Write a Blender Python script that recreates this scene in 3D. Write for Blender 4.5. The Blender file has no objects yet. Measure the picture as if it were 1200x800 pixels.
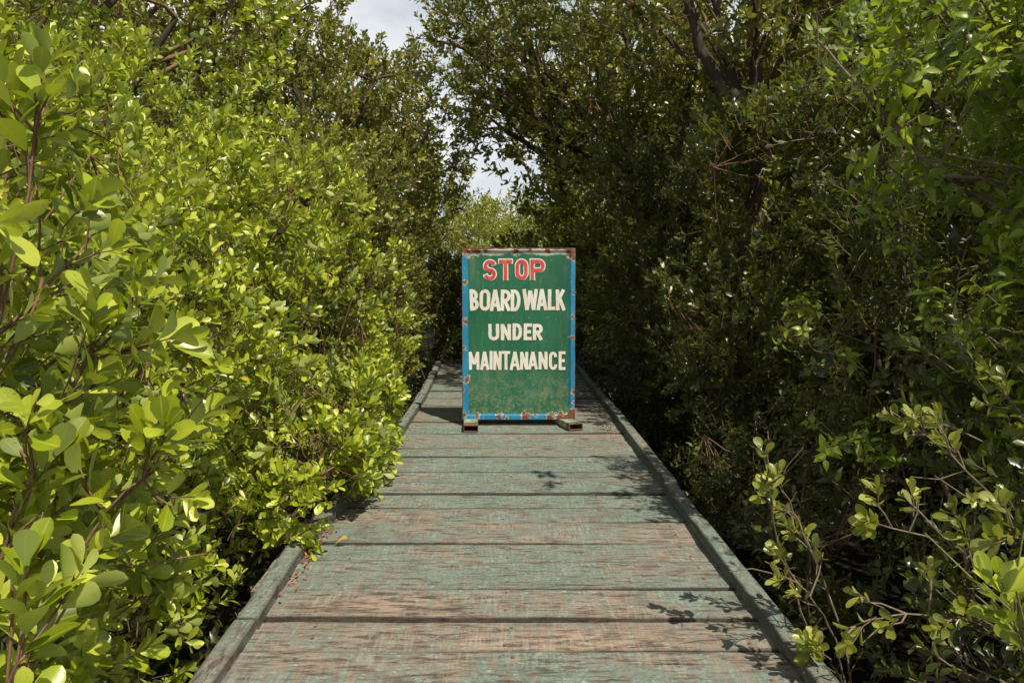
import bpy, math, random
import numpy as np
from mathutils import Vector, noise

C = bpy.data.collections.new("Scene"); bpy.context.scene.collection.children.link(C)
RNG = np.random.default_rng(7)
random.seed(7)
PI = math.pi

# ------------------------------------------------------------------ materials
def new_mat(name):
    m = bpy.data.materials.new(name); m.use_nodes = True
    nt = m.node_tree; nt.nodes.clear()
    return m, nt

class N:
    """tiny helper around a node tree"""
    def __init__(s, nt): s.nt = nt
    def n(s, t, **kw):
        nd = s.nt.nodes.new(t)
        for k, v in kw.items():
            if k.startswith('_'): setattr(nd, k[1:], v)
            else: s.put(nd.inputs[k.replace('__', ' ')], v)
        return nd
    def put(s, sock, v):
        if isinstance(v, bpy.types.NodeSocket): s.nt.links.new(v, sock)
        else: sock.default_value = v
    def math(s, op, a, b=0.0, clamp=False):
        nd = s.nt.nodes.new('ShaderNodeMath'); nd.operation = op; nd.use_clamp = clamp
        s.put(nd.inputs[0], a); s.put(nd.inputs[1], b); return nd.outputs[0]
    def mix(s, f, a, b, blend='MIX'):
        nd = s.nt.nodes.new('ShaderNodeMix'); nd.data_type = 'RGBA'; nd.blend_type = blend
        s.put(nd.inputs[0], f); s.put(nd.inputs[6], a); s.put(nd.inputs[7], b); return nd.outputs[2]
    def ramp(s, f, lo, hi):
        nd = s.nt.nodes.new('ShaderNodeMapRange'); nd.clamp = True
        s.put(nd.inputs[0], f); nd.inputs[1].default_value = lo; nd.inputs[2].default_value = hi
        return nd.outputs[0]
    def mapping(s, vec, scale=(1,1,1), loc=(0,0,0)):
        nd = s.nt.nodes.new('ShaderNodeMapping'); s.put(nd.inputs[0], vec)
        s.put(nd.inputs['Scale'], scale); s.put(nd.inputs['Location'], loc); return nd.outputs[0]
    def noise(s, vec, scale, detail=4, rough=.55):
        nd = s.nt.nodes.new('ShaderNodeTexNoise'); s.put(nd.inputs['Vector'], vec)
        nd.inputs['Scale'].default_value = scale; nd.inputs['Detail'].default_value = detail
        nd.inputs['Roughness'].default_value = rough; return nd.outputs[0]

def rgb(r, g, b): return (r, g, b, 1)

def leaf_mat(name, dark, mid, light, under, transl=.32, rough=.38, yellow=.02, hue=(.30,.22,.02)):
    m, nt = new_mat(name); h = N(nt)
    at = h.n('ShaderNodeAttribute', _attribute_name='leaf')
    sep = h.n('ShaderNodeSeparateColor', Color=at.outputs['Color'])
    tone = h.math('ADD', h.math('MULTIPLY', sep.outputs[0], .6), h.math('MULTIPLY', sep.outputs[1], .4))
    c = h.mix(h.ramp(tone, .15, .5), dark, mid)
    c = h.mix(h.ramp(tone, .5, .85), c, light)
    c = h.mix(h.math('GREATER_THAN', sep.outputs[0], 1 - yellow), c, hue + (1,))
    vein = h.ramp(sep.outputs[2], .12, 0.0)
    c = h.mix(h.math('MULTIPLY', vein, .35), c, light)
    geo = h.n('ShaderNodeNewGeometry')
    tc = h.n('ShaderNodeTexCoord')
    nz = h.noise(tc.outputs['Object'], 40, 2)
    c = h.mix(h.math('MULTIPLY', nz, .35), c, dark)
    sp = h.math('MULTIPLY', h.ramp(h.noise(tc.outputs['Object'], 75, 3, .6), .64, .70), h.ramp(sep.outputs[1], .35, .75))
    c = h.mix(h.math('MULTIPLY', sp, .75), c, rgb(.12,.075,.02))
    c2 = h.mix(h.math('MULTIPLY', geo.outputs['Backfacing'], .6), c, under)
    p = h.n('ShaderNodeBsdfPrincipled', Base__Color=c2, Roughness=h.math('ADD', rough, h.math('MULTIPLY', geo.outputs['Backfacing'], .2)))
    p.inputs['Specular IOR Level'].default_value = .75
    tcol = h.mix(.55, c, hue_t)
    t = h.n('ShaderNodeBsdfTranslucent', Color=tcol)
    mx = h.n('ShaderNodeMixShader', Fac=transl)
    nt.links.new(p.outputs[0], mx.inputs[1]); nt.links.new(t.outputs[0], mx.inputs[2])
    o = h.n('ShaderNodeOutputMaterial'); nt.links.new(mx.outputs[0], o.inputs[0])
    return m
hue_t = rgb(.50, .60, .02)

M = {}
M['leaf_bright'] = leaf_mat('bright_leaf', rgb(.055,.085,.005), rgb(.40,.49,.014), rgb(.82,.85,.12), rgb(.36,.44,.14), .30, .36, .03, (.62,.50,.05))  # sunlit brilliance of the left hedge is partly put into this colour
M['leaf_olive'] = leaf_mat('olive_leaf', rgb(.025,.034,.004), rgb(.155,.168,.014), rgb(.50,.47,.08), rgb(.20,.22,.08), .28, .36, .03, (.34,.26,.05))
M['leaf_dark'] = leaf_mat('dark_leaf', rgb(.010,.018,.003), rgb(.040,.058,.006), rgb(.18,.21,.035), rgb(.12,.14,.05), .26, .34, .04, (.28,.19,.05))  # shade of the right-hand thicket is put into this low leaf colour
M['leaf_fresh'] = leaf_mat('fresh_leaf', rgb(.04,.08,.006), rgb(.30,.42,.024), rgb(.68,.76,.14), rgb(.34,.42,.14), .50, .34, .02)
M['leaf_pale'] = leaf_mat('pale_leaf', rgb(.08,.105,.012), rgb(.32,.35,.035), rgb(.62,.61,.14), rgb(.34,.36,.16), .34, .36, .05, (.38,.27,.08))

def bark_mat(name, a, b, scale=8):
    m, nt = new_mat(name); h = N(nt)
    tc = h.n('ShaderNodeTexCoord')
    n1 = h.noise(h.mapping(tc.outputs['Object'], (scale*4, scale*4, scale)), 1, 6, .65)
    n2 = h.noise(tc.outputs['Object'], 3, 3)
    c = h.mix(h.ramp(n1, .3, .7), a, b)
    c = h.mix(h.ramp(n2, .5, .8), c, rgb(.035,.04,.02))
    bmp = h.n('ShaderNodeBump', Strength=.6, Distance=.01, Height=n1)
    p = h.n('ShaderNodeBsdfPrincipled', Base__Color=c, Roughness=.85, Normal=bmp.outputs[0])
    o = h.n('ShaderNodeOutputMaterial', Surface=p.outputs[0]); return m
M['bark'] = bark_mat('brown_bark', rgb(.020,.014,.009), rgb(.085,.060,.038))
M['twig'] = bark_mat('reddish_twig', rgb(.12,.06,.035), rgb(.28,.17,.09), 20)
M['twig_green'] = bark_mat('green_twig', rgb(.12,.14,.03), rgb(.25,.22,.07), 20)
M['twig_pale'] = bark_mat('pale_twig', rgb(.12,.085,.055), rgb(.30,.23,.16), 20)

def wood_mat(name, along='x', teal=.55, seed=0.0):
    m, nt = new_mat(name); h = N(nt)
    tc = h.n('ShaderNodeTexCoord'); oi = h.n('ShaderNodeObjectInfo')
    r = h.math('MULTIPLY', oi.outputs['Random'], 60)
    off = h.n('ShaderNodeCombineXYZ', X=r, Y=h.math('MULTIPLY', r, 1.7), Z=seed)
    v = h.n('ShaderNodeVectorMath', _operation='ADD'); h.put(v.inputs[0], tc.outputs['Object']); h.put(v.inputs[1], off.outputs[0])
    v = v.outputs[0]
    L, A = (0, 1) if along == 'x' else (1, 0)
    def sc(l, a, z=30):
        s = [0, 0, z]; s[L] = l; s[A] = a; return tuple(s)
    # warped grain
    wv = h.n('ShaderNodeTexNoise', Scale=1.3, Detail=2); h.put(wv.inputs['Vector'], h.mapping(v, sc(1.2, 3, 1)))
    vv = h.n('ShaderNodeVectorMath', _operation='MULTIPLY_ADD'); h.put(vv.inputs[0], wv.outputs[1]); vv.inputs[1].default_value = (.03, .05, 0); h.put(vv.inputs[2], v)
    g1 = h.noise(h.mapping(vv.outputs[0], sc(8, 40)), 1, 9, .70)      # grain
    g2 = h.noise(h.mapping(vv.outputs[0], sc(14, 150)), 1, 5, .65)      # hair grain
    cross = h.noise(h.mapping(v, sc(30, 5)), 1, 7, .72)               # saw marks across the board
    cross2 = h.noise(h.mapping(v, sc(120, 9)), 1, 4, .7)
    patch = h.noise(h.mapping(v, sc(2.6, 7.0, 2)), 1, 7, .66)
    big = h.noise(h.mapping(v, sc(.9, 1.6, 1)), 1, 3)
    speck = h.noise(v, 70, 6, .75)
    wood = h.mix(h.ramp(g1, .30, .66), rgb(.048,.034,.026), rgb(.41,.285,.21))
    wood = h.mix(h.math('MULTIPLY', h.ramp(g2, .42, .62), .45), wood, rgb(.46,.37,.30))
    wood = h.mix(h.math('MULTIPLY', h.ramp(big, .42, .66), .8), wood, rgb(.245,.215,.17))
    paint = h.mix(h.ramp(speck, .33, .66), rgb(.045,.095,.080), rgb(.25,.36,.305))
    paint = h.mix(h.math('MULTIPLY', h.ramp(patch, .48, .70), .6), paint, rgb(.17,.19,.155))
    k = h.math('ADD', h.math('MULTIPLY', g1, .85), h.math('MULTIPLY', cross, .75))
    k = h.math('ADD', k, h.math('MULTIPLY', cross2, .45))
    k = h.math('ADD', k, h.math('MULTIPLY', patch, .70))
    k = h.math('ADD', k, h.math('MULTIPLY', big, .5))
    k = h.math('ADD', k, h.math('MULTIPLY', h.math('SUBTRACT', oi.outputs['Random'], .5), .10))
    k = h.math('ADD', k, h.math('MULTIPLY', speck, .30))
    base = 1.775 - (teal - .5) * .75
    pm = h.ramp(k, base - .11, base + .11)
    c = h.mix(h.math('MULTIPLY', pm, .88), wood, paint)
    fl = h.noise(h.mapping(v, sc(34, 95)), 1, 5, .7)
    white = h.math('MULTIPLY', h.ramp(fl, .54, .66), h.ramp(cross, .47, .58))
    c = h.mix(h.math('MULTIPLY', white, .75), c, rgb(.56,.56,.50))
    dirt = h.math('MULTIPLY', h.ramp(g1, .52, .40), h.ramp(patch, .64, .44))
    c = h.mix(h.math('MULTIPLY', dirt, .80), c, rgb(.055,.050,.042))
    crack = h.ramp(h.noise(h.mapping(vv.outputs[0], sc(2.2, 34)), 1, 4, .55), .300, .265)
    c = h.mix(h.math('MULTIPLY', crack, .9), c, rgb(.02,.017,.014))
    stain = h.ramp(h.noise(v, 4.1, 6, .62), .56, .72)
    c = h.mix(h.math('MULTIPLY', stain, .5), c, rgb(.105,.085,.065))
    saw = h.noise(h.mapping(v, sc(75, 7)), 1, 6, .7)
    sm = h.math('MULTIPLY', h.ramp(saw, .50, .60), h.ramp(h.noise(h.mapping(v, sc(3.5, 6)), 1, 4), .42, .60))
    c = h.mix(h.math('MULTIPLY', sm, .30), c, rgb(.47,.43,.36))
    sd = h.math('MULTIPLY', h.ramp(saw, .50, .40), h.ramp(h.noise(h.mapping(v, sc(3, 5), (5, 2, 0)), 1, 4), .45, .62))
    c = h.mix(h.math('MULTIPLY', sd, .28), c, rgb(.085,.085,.07))
    # raw wood shows along worn edges (attribute 'edge')
    at = h.n('ShaderNodeAttribute', _attribute_name='edge')
    ed = h.math('MULTIPLY', h.ramp(at.outputs['Fac'], .45, 1.0), h.ramp(h.math('ADD', cross, g1), .75, 1.25))
    c = h.mix(h.math('MULTIPLY', ed, .35), c, rgb(.32,.19,.12))
    c = h.mix(h.math('MULTIPLY', h.math('POWER', at.outputs['Fac'], 2.0), .7), c, rgb(.03,.026,.02))  # edges and sides also painted dark, deepening the shade in the gaps
    hgt = h.math('ADD', h.math('MULTIPLY', g1, .7), h.math('MULTIPLY', cross, .2))
    hgt = h.math('SUBTRACT', hgt, h.math('MULTIPLY', crack, .5))
    hgt = h.math('ADD', hgt, h.math('MULTIPLY', pm, .15))
    bmp = h.n('ShaderNodeBump', Strength=.85, Distance=.006, Height=hgt)
    p = h.n('ShaderNodeBsdfPrincipled', Base__Color=c, Roughness=.82, Normal=bmp.outputs[0])
    p.inputs['Specular IOR Level'].default_value = .3
    h.n('ShaderNodeOutputMaterial', Surface=p.outputs[0]); return m
M['plank'] = wood_mat('weathered_painted_plank', 'x', .55)
M['plank_red'] = wood_mat('worn_reddish_plank', 'x', .49, 3.3)
M['plank_teal'] = wood_mat('teal_painted_plank', 'x', .60, 6.1)
M['kerb'] = wood_mat('weathered_edge_board', 'y', .60, 9.0)
M['beam'] = wood_mat('weathered_beam', 'y', .2, 12.0)

def ground_mat():
    m, nt = new_mat('wet_mud'); h = N(nt)
    tc = h.n('ShaderNodeTexCoord')
    n1 = h.noise(tc.outputs['Object'], 3, 8, .65); n2 = h.noise(tc.outputs['Object'], 22, 5)
    c = h.mix(h.ramp(n1, .35, .7), rgb(.007,.006,.005), rgb(.020,.017,.012))
    c = h.mix(h.ramp(n2, .58, .7), c, rgb(.045,.032,.02))
    b = h.n('ShaderNodeBump', Strength=.7, Distance=.03, Height=n1)
    p = h.n('ShaderNodeBsdfPrincipled', Base__Color=c, Roughness=.9, Normal=b.outputs[0])
    p.inputs['Specular IOR Level'].default_value = .15
    h.n('ShaderNodeOutputMaterial', Surface=p.outputs[0]); return m
M['mud'] = ground_mat()

SW, SH = 1.010, 1.530      # sign panel size
def sign_paint(name, base_a, base_b, frame=False):
    """painted sheet steel with rust spots, primer-white chips and scuffs; object coords: x across, z up from the foot"""
    m, nt = new_mat(name); h = N(nt)
    tc = h.n('ShaderNodeTexCoord'); v = tc.outputs['Object']
    sx = h.n('ShaderNodeSeparateXYZ', Vector=v); x, z = sx.outputs[0], sx.outputs[2]
    nz = h.noise(v, 9, 6, .6); nf = h.noise(v, 55, 5, .65); nb = h.noise(v, 2.6, 4, .6)
    vs = h.noise(h.mapping(v, (30, 30, 3.5)), 1, 5, .6)
    c = h.mix(h.ramp(nb, .35, .7), base_a, base_b)
    if not frame:
        c = h.mix(h.math('MULTIPLY', h.ramp(vs, .5, .8), .35), c, rgb(.12,.22,.13))
        # dusty worn zone towards the foot
        low = h.math('MULTIPLY', h.ramp(z, .66, .20), h.ramp(h.math('ADD', h.math('MULTIPLY', nf, .6), h.math('MULTIPLY', nz, .55)), .52, .66))
        c = h.mix(h.math('MULTIPLY', low, .45), c, rgb(.30,.31,.19))
        c = h.mix(h.math('MULTIPLY', h.ramp(nf, .64, .71), .6), c, rgb(.42,.44,.34))
        smear = h.math('MULTIPLY', h.ramp(h.noise(h.mapping(v, (9, 9, 1.8)), 1, 6, .65), .55, .72), .4)
        c = h.mix(smear, c, rgb(.22,.24,.13))
        dk = h.math('MULTIPLY', h.ramp(x, .30, .46), h.ramp(h.noise(h.mapping(v, (5,5,2), (3,0,1)), 1, 3), .42, .62))
        c = h.mix(h.math('MULTIPLY', dk, .75), c, rgb(.012,.045,.03))
    else:
        c = h.mix(h.math('MULTIPLY', h.ramp(nf, .62, .72), .8), c, rgb(.50,.52,.48))
    def band(d0, d1, amp):                     # edge-distance mask broken up with noise
        return h.ramp(h.math('ADD', d, h.math('MULTIPLY', h.math('SUBTRACT', nz, .5), amp)), d1, d0)
    top = h.math('SUBTRACT', SH + .058, z)     # distance from the top edge
    # white primer band then rust at the very top
    d = top
    w = band(.045, .060, .085)
    c = h.mix(h.math('MULTIPLY', w, h.ramp(nf, .25, .42)), c, rgb(.55,.54,.46))
    blob = None
    wn = h.n('ShaderNodeTexNoise', Scale=16, Detail=5, Roughness=.7); h.put(wn.inputs['Vector'], v)
    ws = h.n('ShaderNodeSeparateColor', Color=wn.outputs[1])
    wx = h.math('ADD', x, h.math('MULTIPLY', h.math('SUBTRACT', ws.outputs[0], .5), .11))
    wz = h.math('ADD', z, h.math('MULTIPLY', h.math('SUBTRACT', ws.outputs[2], .5), .11))
    spots = [(-.47,1.57,.042),(-.38,1.575,.04),(-.29,1.572,.03),(-.03,1.558,.026),(.09,1.575,.018),(.265,1.560,.026),(.46,1.555,.040),(.50,1.50,.02),
             (-.48,1.29,.018),(-.475,.93,.022),(-.49,.70,.016),(-.46,.415,.02),(-.49,.33,.012),(-.50,.1,.02),(-.49,.055,.03),(-.36,.085,.022),(-.18,.085,.024),(-.10,.075,.012),
             (.06,.085,.030),(.14,.09,.014),(.28,.085,.026),(.37,.08,.035),(.44,.085,.034),(.49,.12,.032),(.49,.30,.018),(.50,.22,.015),(.475,.80,.016),(.48,.99,.014),(.49,1.18,.013)]
    for (px, pz, r) in spots:
        dv = h.math('SQRT', h.math('ADD', h.math('POWER', h.math('SUBTRACT', wx, px), 2), h.math('POWER', h.math('SUBTRACT', wz, pz), 2)))
        s = h.math('SUBTRACT', 1.0, h.math('DIVIDE', dv, r * 1.25))
        blob = s if blob is None else h.math('MAXIMUM', blob, s)
    bb = h.math('ADD', blob, h.math('MULTIPLY', h.math('SUBTRACT', nz, .5), 1.3))
    bb = h.math('ADD', bb, h.math('MULTIPLY', h.math('SUBTRACT', nf, .5), 2.2))
    c = h.mix(h.math('MULTIPLY', h.ramp(bb, -.30, -.18), h.ramp(h.noise(v, 24, 4), .38, .52)), c, rgb(.45,.42,.34))
    rustc = h.mix(h.ramp(nf, .35, .65), rgb(.085,.030,.018), rgb(.23,.095,.055))
    d = top
    tr = band(.006, .014, .06)
    d = h.math('SUBTRACT', SW/2, h.math('ABSOLUTE', x))
    ed = h.math('MULTIPLY', band(.0035, .007, .02), 1.0)
    rust = h.math('MAXIMUM', h.ramp(bb, .02, .22), h.math('MAXIMUM', tr, ed), clamp=True)
    c = h.mix(rust, c, rustc)
    hgt = h.math('ADD', h.math('MULTIPLY', rust, -.5), h.math('MULTIPLY', nf, .4))
    bmp = h.n('ShaderNodeBump', Strength=.5, Distance=.003, Height=hgt)
    rough = h.math('ADD', .42, h.math('MULTIPLY', rust, .45))
    p = h.n('ShaderNodeBsdfPrincipled', Base__Color=c, Roughness=rough, Normal=bmp.outputs[0])
    h.n('ShaderNodeOutputMaterial', Surface=p.outputs[0]); return m
M['sign_green'] = sign_paint('green_sign_paint', rgb(.010,.108,.048), rgb(.018,.148,.070))
M['sign_blue'] = sign_paint('blue_frame_paint', rgb(.012,.18,.36), rgb(.030,.27,.44), True)

def letter_mat(name, a, b, worn=.68):
    m, nt = new_mat(name); h = N(nt)
    tc = h.n('ShaderNodeTexCoord'); v = tc.outputs['Object']
    nf = h.noise(v, 45, 6, .7); nb = h.noise(v, 8, 4)
    st = h.noise(h.mapping(v, (60, 60, 12)), 1, 4, .6)
    c = h.mix(h.ramp(nb, .35, .65), a, b)
    c = h.mix(h.math('MULTIPLY', h.ramp(st, .55, .75), .45), c, rgb(.50,.36,.27))
    c = h.mix(h.math('MULTIPLY', h.ramp(nf, worn - .05, worn + .03), .8), c, rgb(.10,.17,.09))
    p = h.n('ShaderNodeBsdfPrincipled', Base__Color=c, Roughness=.5)
    h.n('ShaderNodeOutputMaterial', Surface=p.outputs[0]); return m
M['white_letter'] = letter_mat('white_letter_paint', rgb(.80,.78,.70), rgb(.72,.66,.57), .67)
M['red_letter'] = letter_mat('red_letter_paint', rgb(.60,.035,.035), rgb(.66,.07,.06), .80)
M['white_outline'] = letter_mat('white_outline_paint', rgb(.80,.78,.70), rgb(.75,.70,.62), .74)

def foot_mat():
    m, nt = new_mat('painted_rusty_tube'); h = N(nt)
    tc = h.n('ShaderNodeTexCoord'); v = tc.outputs['Object']
    nz = h.noise(v, 14, 6, .65); nf = h.noise(v, 70, 4)
    sx = h.n('ShaderNodeSeparateXYZ', Vector=v)
    c = h.mix(h.ramp(nz, .45, .56), rgb(.42,.44,.26), rgb(.07,.25,.13))
    rm = h.math('ADD', h.math('MULTIPLY', h.ramp(sx.outputs[2], .012, .002), .9), h.ramp(nz, .60, .66), clamp=True)
    front = h.ramp(sx.outputs[1], -.150, -.168)
    rm = h.math('MAXIMUM', rm, h.math('MULTIPLY', front, h.ramp(nf, .3, .5)))
    c = h.mix(rm, c, h.mix(h.ramp(nf, .35, .65), rgb(.08,.03,.018), rgb(.22,.095,.055)))
    p = h.n('ShaderNodeBsdfPrincipled', Base__Color=c, Roughness=.6)
    h.n('ShaderNodeOutputMaterial', Surface=p.outputs[0]); return m
M['foot'] = foot_mat()
m, nt = new_mat('dark_rust'); h = N(nt)
tc = h.n('ShaderNodeTexCoord'); nf = h.noise(tc.outputs['Object'], 40, 5)
p = h.n('ShaderNodeBsdfPrincipled', Base__Color=h.mix(nf, rgb(.07,.025,.012), rgb(.24,.10,.05)), Roughness=.85)
h.n('ShaderNodeOutputMaterial', Surface=p.outputs[0]); M['rust'] = m
def dry_mat(name, a, b):
    m, nt = new_mat(name); h = N(nt)
    at = h.n('ShaderNodeAttribute', _attribute_name='leaf'); s = h.n('ShaderNodeSeparateColor', Color=at.outputs['Color'])
    tc = h.n('ShaderNodeTexCoord'); nf = h.noise(tc.outputs['Object'], 60, 4)
    c = h.mix(h.math('ADD', h.math('MULTIPLY', s.outputs[0], .8), h.math('MULTIPLY', nf, .3)), a, b)
    p = h.n('ShaderNodeBsdfPrincipled', Base__Color=c, Roughness=.6)
    h.n('ShaderNodeOutputMaterial', Surface=p.outputs[0]); return m
M['dry'] = dry_mat('dry_brown_leaf', rgb(.12,.04,.02), rgb(.40,.19,.10))
M['yellow_leaf'] = dry_mat('fallen_yellow_leaf', rgb(.42,.22,.05), rgb(.62,.42,.10))

# ------------------------------------------------------------------ mesh helpers
def mesh_from(name, V, F, mats, parent=None, mi=None, attr=None, smooth=True, attr_name='leaf', loc=None):
    me = bpy.data.meshes.new(name)
    V = np.asarray(V, dtype=np.float32); F = np.asarray(F, dtype=np.int32)
    me.vertices.add(len(V)); me.vertices.foreach_set('co', V.ravel())
    nf, k = F.shape
    me.loops.add(nf*k); me.loops.foreach_set('vertex_index', F.ravel())
    me.polygons.add(nf)
    me.polygons.foreach_set('loop_start', np.arange(0, nf*k, k, dtype=np.int32))
    me.polygons.foreach_set('loop_total', np.full(nf, k, dtype=np.int32))
    for mt in mats: me.materials.append(mt)
    if mi is not None: me.polygons.foreach_set('material_index', np.asarray(mi, dtype=np.int32))
    me.polygons.foreach_set('use_smooth', np.full(nf, smooth, dtype=bool))
    me.update(calc_edges=True)
    if attr is not None:
        if attr.ndim == 1:
            a = me.attributes.new(attr_name, 'FLOAT', 'POINT'); a.data.foreach_set('value', attr.astype(np.float32))
        else:
            a = me.attributes.new(attr_name, 'FLOAT_COLOR', 'POINT')
            full = np.ones((len(V), 4), dtype=np.float32); full[:, :3] = attr
            a.data.foreach_set('color', full.ravel())
    o = bpy.data.objects.new(name, me); C.objects.link(o)
    if parent: o.parent = parent
    if loc is not None: o.location = loc
    return o

def thing(name, label, cat, loc=(0,0,0), rotz=0, group=None):
    o = bpy.data.objects.new(name, None); C.objects.link(o)
    o.empty_display_size = .1
    o.location = loc; o.rotation_euler = (0,0,rotz); o['label'] = label; o['category'] = cat
    if group: o['group'] = group
    return o

def tube(pts, radii, seg=6, wob=0.0, rs=None):
    """returns V,F(quads) for a tapered tube"""
    pts = np.asarray(pts, float); n = len(pts); V = []; F = []
    t = np.gradient(pts, axis=0); t /= np.linalg.norm(t, axis=1)[:, None] + 1e-9
    up = np.array([0,0,1.]) if abs(t[0][2]) < .9 else np.array([1.,0,0])
    u = np.cross(t[0], up); u /= np.linalg.norm(u)
    for i in range(n):
        u = u - t[i]*np.dot(u, t[i]); u /= np.linalg.norm(u) + 1e-9
        w = np.cross(t[i], u)
        for k in range(seg):
            a = 2*PI*k/seg
            r = radii[i]*(1 + (wob*(rs.random()-.5) if wob else 0))
            V.append(pts[i] + r*(math.cos(a)*u + math.sin(a)*w))
    for i in range(n-1):
        for k in range(seg):
            a, b = i*seg+k, i*seg+(k+1) % seg
            F.append((a, b, b+seg, a+seg))
    return np.array(V), np.array(F)

def join(parts):
    V = []; F = []; off = 0
    for v, f in parts:
        V.append(v); F.append(f + off); off += len(v)
    return np.concatenate(V), np.concatenate(F)

def curve_pts(a, b, sag, n, rs, wob=.06):
    a = np.array(a, float); b = np.array(b, float)
    t = np.linspace(0, 1, n)[:, None]
    L = np.linalg.norm(b-a)
    p = a + (b-a)*t
    p[:, 2] += (4*t*(1-t))[:, 0]*sag*L
    j = rs.normal(size=(n, 3))*wob*L; j[0] = j[-1] = 0
    j = (j + np.roll(j, 1, 0) + np.roll(j, -1, 0))/3; j[0] = j[-1] = 0
    return p + j

# ------------------------------------------------------------------ leaves and branchlets
def leaf_grid(L, W, kind, lod, rs, droop=.15, fold=.25):
    if kind == 'obovate':
        st = {0: [0,.12,.35,.6,.8,.93,1], 1: [0,.35,.75,1], 2: [0,.65,1]}[lod]
        pr = {0: [.08,.30,.72,1,.92,.58,.10], 1: [.08,.75,.95,.15], 2: [.1,1,.25]}[lod]
    else:   # ovate with a pointed tip
        st = {0: [0,.1,.28,.5,.72,.9,1], 1: [0,.3,.7,1], 2: [0,.42,1]}[lod]
        pr = {0: [.08,.62,1,.92,.6,.22,.02], 1: [.1,1,.62,.03], 2: [.1,1,.04]}[lod]
    V = []; B = []
    tw = rs.normal()*.25
    for t, w in zip(st, pr):
        for s in (-1, 0, 1):
            x = s*w*W/2; z = fold*abs(x) - droop*L*t*t
            z += x*tw*t
            V.append((x, t*L, z)); B.append(abs(s))
    F = []
    for i in range(len(st)-1):
        for k in range(2):
            a = i*3+k; F.append((a, a+1, a+4, a+3))
    return np.array(V), np.array(F), np.array(B, float)

def branchlet(rs, kind, lod, n, L=.14, leafL=.07, leafW=.038, spread=(.5,1.15), twig=True, droop=.15, start=.35, petiole=.008):
    """twig along +Z with a rosette of leaves; V,F,attr(r,_,b),mi"""
    Vs, Fs, As, Ms = [], [], [], []; off = 0
    bend = rs.normal(size=2)*.25
    def axis(t): return np.array([bend[0]*L*t*t, bend[1]*L*t*t, L*t])
    if twig:
        ts = np.linspace(0, 1, 3)
        v, f = tube([axis(t) for t in ts], [.0030, .0022, .0014], 3)
        Vs.append(v); Fs.append(f); As.append(np.zeros((len(v), 3))+.5); Ms.append(np.ones(len(f), int)); off += len(v)
    ph = rs.random()*6.28
    for i in range(n):
        t = start + (1-start)*(i/(n-1))**.8
        a = ph + i*2.3999 + rs.normal()*.25
        phi = spread[1] + (spread[0]-spread[1])*t + rs.normal()*.16
        rad = np.array([math.cos(a), math.sin(a), 0]); ax = np.array([0,0,1.])
        d = math.cos(phi)*ax + math.sin(phi)*rad
        nn = ax - d*np.dot(ax, d); nn /= np.linalg.norm(nn)+1e-9
        # random roll of the blade
        side = np.cross(d, nn)
        rr = rs.normal()*.35; nn = math.cos(rr)*nn + math.sin(rr)*side; side = np.cross(d, nn)
        s = .75 + .35*rs.random() if t < .85 else .55 + .3*rs.random()
        v, f, b = leaf_grid(leafL*s, leafW*s*(.85+.3*rs.random()), kind, lod, rs, droop+rs.normal()*.06, .15+.3*rs.random())
        P = v[:, :1]*side + (v[:, 1:2]+petiole)*d + v[:, 2:3]*nn + axis(t)
        at = np.zeros((len(v), 3)); at[:, 0] = min(1, max(0, rs.random()*.85 + .15*t)); at[:, 2] = b
        Vs.append(P); Fs.append(f+off); As.append(at); Ms.append(np.zeros(len(f), int)); off += len(v)
    return np.concatenate(Vs), np.concatenate(Fs), np.concatenate(As), np.concatenate(Ms)

rs0 = np.random.default_rng(11)
TPL = {}
def make_tpl(key, k, **kw): TPL[key] = [branchlet(rs0, **kw) for _ in range(k)]
make_tpl('near', 8, kind='obovate', lod=0, n=9, L=.13, leafL=.078, leafW=.040, droop=.10)
make_tpl('mid', 8, kind='obovate', lod=1, n=10, L=.14, leafL=.066, leafW=.033, droop=.10)
make_tpl('small', 8, kind='obovate', lod=1, n=12, L=.17, leafL=.050, leafW=.025)
make_tpl('far', 6, kind='obovate', lod=2, n=16, L=.26, leafL=.072, leafW=.034, twig=False, start=.1)
make_tpl('ovate', 8, kind='ovate', lod=0, n=8, L=.16, leafL=.078, leafW=.040, droop=.45, spread=(1.0,1.7), start=.2)
make_tpl('ovate_small', 8, kind='ovate', lod=1, n=10, L=.17, leafL=.050, leafW=.028, droop=.35, spread=(.8,1.5), start=.1)

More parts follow.
